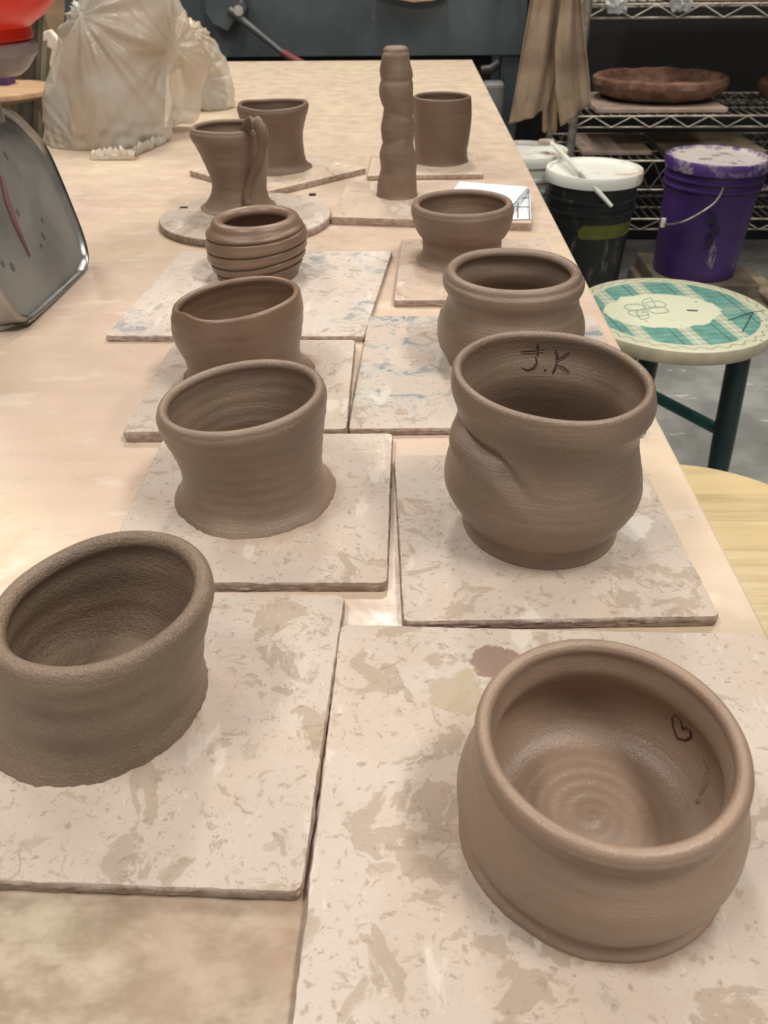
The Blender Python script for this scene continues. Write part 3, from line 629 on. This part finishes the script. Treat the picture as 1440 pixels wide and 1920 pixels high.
# ------------------------------------------------------------------ stools
def stool(name, c, rs, th_, seat_m, side_m, leg_m, rung_m, angs, label, legr=.017, splay=.05, us=None):
    e = empty(name, (c.x, c.y, 0)); tag(e, label, 'stool')
    s_ = MB().lathe([(rs - .012, -th_), (rs - .003, -th_ + .004), (rs, -th_ * .6), (rs, -.006), (rs - .002, -.0015), (rs - .006, 0), (.001, 0)], c, 96)
    o = s_.build('seat', [seat_m, side_m], None, origin=c); o.parent = e; o.location = c - Vector((c.x, c.y, 0))
    for p in o.data.polygons:
        if p.normal.z < .6: p.material_index = 1
    tops = [Vector((c.x + .72 * rs * math.cos(R(a)), c.y + .72 * rs * math.sin(R(a)), c.z - th_)) for a in angs]
    bots = [Vector((c.x + (.72 * rs + splay) * math.cos(R(a)), c.y + (.72 * rs + splay) * math.sin(R(a)), 0)) for a in angs]
    for a_, b_ in zip(tops, bots): MB().tube([a_, a_.lerp(b_, .5), b_], [legr, legr * 1.05, legr * .85], 16).build('leg', leg_m, e)
    nl = len(angs)
    for i in range(nl):
        u = us[i] if us else (.42 if i % 2 else .50); MB().tube([tops[i].lerp(bots[i], u), tops[(i + 1) % nl].lerp(bots[(i + 1) % nl], u)], .011, 12).build('rung', rung_m, e)
    return e
zs = .44; c = P(1262, 583, zs); rs = .166
ps = stool('painted_stool', c, rs, .028, stool_paint(rs), M['rim_cream'], M['green_dark'], M['teal'], (-16, 82, 222), 'round stool painted in teal plaid with cream medallion and dark green legs', .019, .03, (.46, .75, .8))
def on(x, y, z=zs): return P(x, y, z + .0003)
g = MB()
for (dx, dy, rot) in ((-20, -3, 0), (20, 3, 0), (4, -11, 90), (-6, 11, 90), (-14, 9, 45), (16, -9, 45)):
    pts = []
    for k in range(19):
        a = 2 * PI * k / 18; ex_, ey_ = (19, 6) if rot != 90 else (11, 10); pts.append(on(1212 + dx * 1.1 + ex_ * math.cos(a) + 2 * math.sin(3 * a), 579 + dy * .9 + ey_ * math.sin(a)))
    g.tube(pts, .0009, 4)
g.build('painted_flower', plain('grey green paint line', (.27, .36, .31), .5), ps)
MB().tube([on(1288, 582), on(1308, 583)], .0016, 5).build('painted_dash', M['green_dark'], ps)
g = MB(); 
for a_, b_ in (((1365, 601), (1412, 585)), ((1412, 585), (1402, 604)), ((1412, 585), (1430, 583)), ((1402, 604), (1392, 622))): g.tube([on(*a_), on(*b_)], .0009, 5)
g.build('painted_scroll', M['ink'], ps)
c2 = P(1318, 1030, zs)
stool('wooden_stool', c2, .170, .028, M['birch'], M['birch'], M['birch'], M['birch'], (-38, 52, 142, 232), 'plain pale wooden stool made of glued staves, nearest the right table edge')
c3 = P(-10, 165, .72)
stool('round_stool', c3, .118, .016, M['stoolwood'], M['stoolwood'], M['stoolwood'], M['stoolwood'], (-60, 30, 120, 210), 'orange-brown round wooden stool behind the dial scale', .013)

# ------------------------------------------------------------------ buckets
def bucket(c, zl, z0, rt, rb, mat, lidmat, label, name='bucket'):
    e = empty(name, (c.x, c.y, z0)); tag(e, label, 'bucket'); h = zl - z0 - .012
    pr = [(rb - .006, 0), (rb, .004)]; 
    for k in range(1, 12): u = k / 12; pr.append((rb + (rt - .012 - rb) * u, h * u * .80))
    r8 = rt - .012
    pr += [(r8 + .001, h * .80), (r8 + .008, h * .805), (r8 + .008, h * .82), (r8 + .001, h * .825), (r8 + .001, h * .87), (r8 + .008, h * .875), (r8 + .008, h * .89), (r8 + .002, h * .895), (r8 + .002, h), (r8 - .003, h), (rb * .9, .01), (.01, .006)]
    MB().lathe(pr, (c.x, c.y, z0), 64).build('pail', mat, e)
    MB().lathe([(rt - .008, -.030), (rt - .001, -.028), (rt, -.020), (rt, -.004), (rt - .002, 0), (rt - .010, 0), (rt - .013, -.006), (rt - .018, -.008), (rt * .5, -.007), (.002, -.007)], (c.x, c.y, zl), 64).build('lid', lidmat, e)
    return e
zl = .47
def cap(px, py, hw):
    c = P(px, py, zl); return c, hw * depth(c) / F
c, r_ = cap(1347, 291, 94); ebk = bucket(c, zl, .155, r_, r_ * .84, M['purple'], M['lid_purple'], 'purple lidded bucket splashed with dried slip, beside the wire rack')
zz = zl - .075; pts = []
for k in range(25):
    a = PI * k / 24; pts.append(Vector((c.x - (r_ + .002) * math.cos(a), c.y - .03 - .12 * math.sin(a), zz - .0 - .055 * math.sin(a))))
hl = [PY(1243, 418, c.y - r_ * .55), PY(1256, 421, c.y - r_ * .75), PY(1285, 414, c.y - r_ * .97), PY(1315, 398, c.y - r_ * 1.04), PY(1338, 382, c.y - r_ * 1.04), PY(1350, 366, c.y - r_ * 1.03), PY(1356, 352, c.y - r_ * 1.02)]
MB().tube(catmull(hl, 30), .0022, 8).build('bail_handle', M['wire'], ebk)
MB().tube([hl[0] + Vector((0, 0, -.010)), hl[0] + Vector((0, 0, .012))], .007, 10).build('handle_end', M['white_plastic'], ebk)
g = MB()
for k in range(3):
    p = PY(1335 + 7 * (k % 2) - 2 * k, 410 + 22 * k, c.y - r_ * .98); g.obox(p, (.014 - .002 * k, 0, 0), (0, .001, 0), (0, 0, .009))
g.build('worn_print', plain('dark worn print', (.012, .008, .03), .6), ebk)
# wooden dolly under it
g = MB(); g.box(c.x - .13, c.x + .15, c.y - .135, c.y + .15, .115, .155); g.box(c.x - .15, c.x - .10, c.y - .15, c.y + .14, 0, .115); g.box(c.x + .10, c.x + .15, c.y - .15, c.y + .14, 0, .115)
tag(g.build('wooden_riser', M['board_grey'], smooth=False), 'low wooden riser under the purple bucket', 'riser')
c, r_ = cap(1115, 314, 90); e2 = bucket(c, zl, .03, r_, r_ * .80, M['black_bucket'], M['lid_white'], 'dark bucket with white lid and olive tape band, by the table edge')
g = MB(); v = []; f = []; n = 16; h0 = P(1120, 440, .3)
zt1 = PY(1120, 424, c.y - r_ * .9).z; zt2 = PY(1120, 450, c.y - r_ * .9).z
rr_ = lambda z: (r_ * .80 + (r_ - .012 - r_ * .8) * min(1, (z - .03) / ((zl - .042) * .8))) + .0012
for k in range(n + 1):
    a = R(-112 + 92 * k / n)
    for z in (zt2 + (.004 if k == 0 else 0), zt1 - (.012 if k == 0 else 0)): v.append((c.x + rr_(z) * math.cos(a), c.y + rr_(z) * math.sin(a), z))
for k in range(n): f.append((2 * k, 2 * k + 2, 2 * k + 3, 2 * k + 1))
mk('tape_band', v, f, M['tape'], e2)
# white brush lying across the lids
a_ = P(1034, 268, zl + .022); b_ = P(1090, 325, zl + .010); d_ = PY(1147, 387, c.y - r_ - .012)
g = MB(); g.tube([a_, b_, b_.lerp(d_, .55), d_], [.006, .0075, .006, .0045], 10)
br = g.build('scraper_handle', M['white_plastic']); tag(br, 'long white plastic ladle handle lying across the dark bucket lid', 'ladle')
q = a_ + Vector((-.012, .012, 0)); g = MB(); g.lathe([(.002, -.008), (.022, -.006), (.024, 0), (.022, .006), (.002, .008)], q, 24, 1, .7); g.build('scoop', plain('slip coated plastic', (.42, .33, .27), .5), br)
br.name = 'ladle'; br.data.name = 'ladle'; ORG['ladle'] = ORG.get('scraper_handle')
c, r_ = cap(986, 279, 79); c = c; bucket(c, zl, .03, r_, r_ * .82, M['white_plastic'], M['lid_white'], 'white bucket with white lid, behind the dark bucket and half hidden by the table')

# ------------------------------------------------------------------ wire rack
YR = 2.64; XR = PY(1068, 290, YR).x; X1 = XR + 1.15; YB = YR + .42
rk = empty('wire_rack', (XR + .5, YR + .2, 0)); tag(rk, 'dusty chrome wire shelving rack holding brown clay dishes', 'rack')
for x in (XR, X1):
    for y in (YR, YB):
        g = MB(); g.tube([(x, y, 0.0), (x, y, 1.25)], .0125, 14)
        g.build('post', M['wire'], rk)
def shelf(z, trh=.032, cross=False, dense=.028):
    g = MB()
    for y in (YR, YB):
        g.tube([(XR, y, z), (X1, y, z)], .0032, 6); g.tube([(XR, y, z - trh), (X1, y, z - trh)], .0032, 6)
        n = int(1.15 / (trh * 1.9 if not cross else trh * .6)); pts = []
        for k in range(n + 1): pts.append((XR + 1.15 * k / n, y - .003, z if k % 2 else z - trh))
        g.tube(pts, .0022, 5)
        if cross: g.tube([(p[0], p[1] + .002, 2 * z - trh - p[2]) for p in pts], .0022, 5)
    for x in (XR, X1): g.tube([(x, YR, z), (x, YB, z)], .0032, 6); g.tube([(x, YR, z - trh), (x, YB, z - trh)], .0032, 6)
    n = int(1.15 / dense)
    for k in range(1, n): x = XR + 1.15 * k / n; g.tube([(x, YR, z + .002), (x, YB, z + .002)], .0018, 5)
    for k in (1, 2): y = YR + .14 * k; g.tube([(XR, y, z), (X1, y, z)], .0028, 6)
    g.build('shelf', M['wire'], rk)
za = PY(1250, 8, YR).z; zm = PY(1250, 218, YR).z; zc = PY(1250, 302, YR).z; zd = PY(1200, 411, YR).z
shelf(za); shelf(zm, .030); shelf(zc, .085, True); shelf(zd)
# dark back sheet of the rack's bay
# board and dish on the middle shelf
q = [PY(1112, 214, YR + .01), PY(1365, 219, YR + .01)]; z0 = zm + .005
g = MB(); xa, xb = q[0].x, q[1].x; g.box(xa + .01, xb, YR + .02, YR + .34, z0, z0 + .014); o = g.build('shelf_board', M['board_pink'], smooth=False); bevel(o, .003); tag(o, 'pinkish board on the middle rack shelf, under the large round dish', 'board')
zdish = z0 + .015; cdx = PY(1238, 165, YR + .18).x; rd = .112 * 1.93
def dish(cx, cy, z, r, label, sd):
    g = MB(); g.lathe([(r * .55, 0), (r * .72, .004), (r * .93, .022), (r, .045), (r * .985, .060), (r * .94, .066), (r * .89, .062), (r * .84, .045), (r * .6, .028), (.01, .026)], (cx, cy, z), 96, 1, .86)
    g.v = [(x + .004 * noise.noise(Vector((x * 25, y * 25, zz_ * 30 + sd))), y, zz_ + (.005 * noise.noise(Vector((x * 18, y * 18, sd)))) * (1 if zz_ > z + .02 else 0)) for x, y, zz_ in g.v]
    tag(g.build('clay_dish', M['pan'], origin=(cx, cy, z)), label, 'dish', 'brown clay dishes on the rack')
dish(cdx, YR + .20, zdish, rd * .98, 'large round red-brown clay dish with rough rim, on the middle shelf of the wire rack', 1)
dish(PY(1500, 165, YR + .15).x + .06, YR + .19, zm + .005, .17, 'brown clay dish cut off by the right edge of the photo, on the wire rack', 9)
# boards on the lower shelf
def lb(px0, px1, y0, y1, z, th_, label, mat='board_pink', cat='board', name='shelf_board'):
    x0 = PY(px0, 270, YR + y0).x; x1 = PY(px1, 270, YR + y0).x
    g = MB(); g.box(x0, x1, YR + y0, YR + y1, z, z + th_); tag(bevel(g.build(name, M[mat], smooth=False), .002), label, cat)
lb(1095, 1225, .06, .34, zc + .005, .012, 'pink board on the lower rack shelf, behind the dark bucket')
lb(1250, 1440, .06, .34, zc + .005, .014, 'dusty brown board on the lower rack shelf, behind the purple bucket', 'board_edge')
lb(1215, 1500, .02, .30, za + .005, .016, 'tan wooden board on the top visible rack shelf', 'cardboard')
lb(1380, 1500, .0, .2, za + .023, .03, 'dark brown block on top of the board at the upper right', 'pan', 'block', 'clay_block')
for (x0, x1, y0, y1, s_, lb_) in ((1130, 1183, -25, 26, 3, 'crumpled clear plastic drooping over the top rack shelf, left one'), (1250, 1305, -25, 22, 8, 'crumpled clear plastic drooping over the top rack shelf, right one')):
    n = 18; v = []; f = []
    for i in range(n + 1):
        for k in range(n + 1):
            u, w = i / n, k / n; wd = 1 - .35 * w; x = (x0 + x1) / 2 + (u - .5) * (x1 - x0) * wd
            p = PY(x, y0 + (y1 - y0) * w, YR - .012 - .008 * math.sin(PI * w)); p.y += .010 * noise.noise(Vector((u * 5, w * 5, s_))); p.z += .004 * noise.noise(Vector((u * 6, w * 2, s_ + 3))); v.append(p)
    for i in range(n):
        for k in range(n): f.append((i * (n + 1) + k, i * (n + 1) + k + 1, (i + 1) * (n + 1) + k + 1, (i + 1) * (n + 1) + k))
    o = mk('plastic_wrap', v, f, M['film']); m = o.modifiers.new('s', 'SOLIDIFY'); m.thickness = .001; tag(o, lb_, 'plastic')
# black backing board behind rack
tag(MB().box(XR - .1, X1 + .3, YB + .06, YB + .08, 0, 1.5).build('backing_board', M['black'], smooth=False), 'black board standing behind the wire rack', 'board')

# ------------------------------------------------------------------ steel bench beyond the table
YS = 2.80; xr = PY(985, 60, YS).x; xl = -1.5; zb_ = PY(700, 106, YS).z
be = empty('steel_bench', (-.5, YS + .3, 0)); tag(be, 'blue-grey steel bench with chipped front panel beyond the far table end', 'bench')
bevel(MB().box(xl, xr, YS, YS + .02, zb_, zb_ + .20).build('front_panel', M['slate'], be, smooth=False), .003)
MB().box(xl, xr, YS - .01, YS + .5, zb_ + .20, zb_ + .23).build('top', M['slate'], be, smooth=False)
for x in (xl + .03, xr - .035):
    for y in (YS + .03, YS + .45): MB().box(x - .03, x + .03, y - .02, y + .02, 0, zb_ + .2).build('leg', M['slate'], be, smooth=False)
tag(MB().box(xl + .1, xr - .09, YS + .06, YS + .42, .02, zb_ - .01).build('storage_cabinet', M['black'], smooth=False), 'black cabinet in the shadow under the steel bench', 'cabinet')
# things under the bench's right end
c = PY(922, 175, 2.72); g = MB(); g.box(c.x - .03, c.x + .035, 2.68, 2.76, 0, PY(922, 152, 2.72).z); tag(bevel(g.build('plastic_jug', plain('grey plastic', (.16, .165, .16), .5), smooth=False), .012, 3), 'grey plastic container standing behind the far right table corner', 'container')
g = MB(); g.tube([PY(902, 132, 2.74), PY(920, 130, 2.74), PY(936, 118, 2.74)], .014, 12); tag(g.build('black_pipe', plain('black rubber', (.02, .02, .022), .4)), 'short black hose lying on top of the grey container', 'hose')
# board on the bench edge
g = MB(); pts = [PY(x, y, YS - .03) for x, y in ((705, -12), (735, -3), (775, 4), (812, 1), (840, -8), (838, -30), (708, -30))]
g.prism([p + Vector((0, .25, 0)) for p in pts], pts); tag(g.build('wood_slab', M['stoolwood'], smooth=False), 'pale wooden slab with curved lower edge on the steel bench', 'slab')
# lever
le = empty('lever', PY(420, 20, YS - .05)); tag(le, 'grey cast lever arm with dull red grip, hanging before the steel bench', 'lever')
YL = YS - .05
g = MB(); pts = [PY(x, y, YL) for x, y in ((382, -20), (452, -20), (462, 18), (456, 36), (440, 40), (428, 60), (398, 46), (384, 24))]; g.prism([p + Vector((0, .045, 0)) for p in pts], pts)
bevel(g.build('bracket', M['slate'], le, smooth=False), .004)
pa, pb2, pc = PY(430, 18, YL - .012), PY(532, 101, YL - .03), PY(568, 122, YL - .035)
MB().tube([pa, pb2], [.012, .0085], 12).build('arm', plain('grey cast metal', (.11, .115, .115), .45, .5), le)
MB().tube([pb2 + (pa - pb2) * .03, pc, pc + (pc - pb2) * .4], [.011, .0135, .013], 14).build('grip', M['grip'], le)
MB().tube([PY(447, 20, YL - .03), PY(447, 20, YL)], .014, 12).build('pivot', M['steel_dusty'], le)

# ------------------------------------------------------------------ hanging canvas
def cloth(rows, Y, amp, seed, label):
    n = 36; m = 40; v = []; f = []
    for j in range(m + 1):
        w = j / m * (len(rows) - 1); k = min(int(w), len(rows) - 2); w -= k; ra, rb = rows[k], rows[k + 1]
        L = (ra[0] * (1 - w) + rb[0] * w, ra[2] * (1 - w) + rb[2] * w); Rr = (ra[1] * (1 - w) + rb[1] * w, ra[3] * (1 - w) + rb[3] * w)
        for i in range(n + 1):
            u = i / n; p = PY(L[0] * (1 - u) + Rr[0] * u, L[1] * (1 - u) + Rr[1] * u, Y)
            p.y += amp * math.sin(u * 7 + seed + j / m * .8) + .4 * amp * math.sin(u * 17 + seed * 2) + .010 * noise.noise(Vector((u * 3, j / m * 3, seed))); v.append(p)
    for j in range(m):
        for i in range(n): f.append((j * (n + 1) + i, j * (n + 1) + i + 1, (j + 1) * (n + 1) + i + 1, (j + 1) * (n + 1) + i))
    o = mk('hanging_cloth', v, f, M['canvas']); q = o.modifiers.new('s', 'SOLIDIFY'); q.thickness = .003; tag(o, label, 'cloth', 'hanging canvas cloths'); return o
# rows: left x, right x, left y, right y
cloth([(1000, 1056, -60, -60), (996, 1056, 0, 0), (976, 1046, 120, 120), (964, 1036, 190, 170), (955, 1026, 236, 206)], 2.50, .016, .5, 'clay-stained canvas cloth hanging with a pointed lower corner, left of the two')
cloth([(1052, 1092, -60, -60), (1054, 1092, 0, 0), (1042, 1098, 90, 80), (1042, 1106, 170, 150), (1052, 1108, 236, 196)], 2.47, .013, 2.2, 'clay-stained canvas cloth hanging against the rack post, right of the two')
for k, (x, lb_) in enumerate(((1023, 'short pale wooden tool handle below the hanging cloths, left one'), (1040, 'short pale wooden tool handle below the hanging cloths, right one'))):
    MBt = MB(); MBt.tube([PY(x + 12, -66, 2.54), PY(x, 185, 2.56), PY(x - 1, 244, 2.56), PY(x - 1, 248, 2.56)], [.006, .008, .009, .006], 10); tag(MBt.build('tool_handle', M['stoolwood']), lb_, 'tool')

ra, rb2 = PY(985, -66, 2.53), PY(1100, -66, 2.53)
tag(MB().tube([(ra.x, YS, ra.z), ra, rb2, (XR, YR, rb2.z)], .006, 8).build('hanging_rail', M['wire']), 'metal rail above the frame that carries the canvas cloths', 'rail')
# ------------------------------------------------------------------ left background
cols = [(18, 4.5, 'board_edge', 2.20, 'thin pale-edged board at the left end of the upright stack behind the scale'), (31, 5, 'board_edge', 2.25, 'thin worn board touching the left side of the widest dark board'),
    (52, 15, 'board_grey', 2.35, 'widest dark board in the upright stack behind the scale'), (71, 4, 'board_edge', 2.30, 'thin pale-edged board right of the widest dark board'),
    (81, 4.5, 'board_edge', 2.25, 'thin pale board nearest the foam and big sack in the upright stack'), (-8, 13, 'board_grey', 2.30, 'dark board cut by the left frame edge in the upright stack')]
for x, hw, mt, Yb, lb_ in cols:
    a_ = PY(x, 130, Yb); w = hw * depth(a_) / F
    g = MB(); g.prism([Vector((a_.x - .33 * a_.z + q[0] * w, Yb + q[1] * .4, 0)) for q in ((-1, 0), (1, 0), (1, .1), (-1, .1))], [Vector((a_.x + .33 * (1.15 - a_.z) + q[0] * w, Yb + q[1] * .4, 1.15)) for q in ((-1, 0), (1, 0), (1, .1), (-1, .1))])
    tag(g.build('upright_board', M[mt], smooth=False), lb_, 'board', 'boards stored on edge')
def down(g_pts, Yb): 
    return [p.copy() for p in g_pts]
g = MB(); pts = [PY(x, y, 1.9) for x, y in ((80, -30), (122, -30), (118, 60), (104, 90), (90, 50), (83, 20))]; pts[3:4] = [Vector((pts[3].x + .06, 1.9, 0)), Vector((pts[3].x + .02, 1.9, 0)), pts[3]]
g.prism([p + Vector((0, .004, 0)) for p in pts], pts); tag(g.build('cardboard_sheet', M['cardboard'], smooth=False), 'tan cardboard flap beside the top of the big sack', 'cardboard')
g = MB(); pts = [PY(x, y, 1.86) for x, y in ((80, 60), (92, 56), (112, 78), (112, 125), (92, 120), (96, 92), (87, 88), (88, 76), (80, 78))]; pts[4:5] = [Vector((pts[3].x, 1.86, 0)), Vector((pts[3].x - .03, 1.86, 0)), pts[4]]
g.prism([p + Vector((0, .02, 0)) for p in pts], pts); tag(bevel(g.build('foam_scrap', M['foam'], smooth=False), .003), 'torn white foam sheet left of the big sack', 'foam')
p = PY(9, 148, c3.y + .04); tag(MB().box(p.x - .03, p.x + .008, c3.y + .03, c3.y + .07, c3.z, c3.z + .035).build('purple_box', plain('purple card', (.08, .03, .14), .6), smooth=False), 'small purple box on the round wooden stool behind the dial scale', 'box')
# boards on the floor at the right
for (a_, b_, w, lb_) in (((1395, 505), (1470, 570), .035, 'narrow wooden board on the floor right of the purple bucket, upper one'), ((1375, 530), (1450, 605), .03, 'narrow wooden board on the floor right of the purple bucket, lower one')):
    A_ = P(*a_, .02); B_ = P(*b_, .02); d = (B_ - A_).normalized(); s_ = Vector((-d.y, d.x, 0)) * w
    A_.z = B_.z = .01; g = MB(); g.obox((A_ + B_) / 2, (B_ - A_) / 2, s_, (0, 0, .01)); tag(g.build('floor_board', M['board_edge'], smooth=False), lb_, 'board')

# ------------------------------------------------------------------ light
W = bpy.data.worlds.new('World'); S.world = W; W.use_nodes = True; W.node_tree.nodes['Background'].inputs[0].default_value = (1, .97, .93, 1); W.node_tree.nodes['Background'].inputs[1].default_value = .35
def lamp(x, y, sx, sy, e, col=(1, .935, .85)):
    z = 2.72; t_ = empty('ceiling_light', (x, y, z)); tag(t_, 'white rectangular ceiling light fitting above the studio', 'lamp', 'ceiling lights'); 
    MB().box(x - sx / 2 - .02, x + sx / 2 + .02, y - sy / 2 - .02, y + sy / 2 + .02, z, z + .08).build('housing', M['ceil'], t_, smooth=False)
    L = bpy.data.lights.new('tube_light', 'AREA'); L.shape = 'RECTANGLE'; L.size = sx; L.size_y = sy; L.energy = e; L.color = col
    o = bpy.data.objects.new('tube_light', L); COL.objects.link(o); o.location = (x, y, z - .01)
lamp(-.1, 2.25, .3, .5, 32); lamp(-1.5, 2.3, .3, 1.0, 34); lamp(1.3, 2.0, .3, 1.2, 22); lamp(-.95, -.05, .3, .9, 28); lamp(.95, -.1, .3, .9, 38)
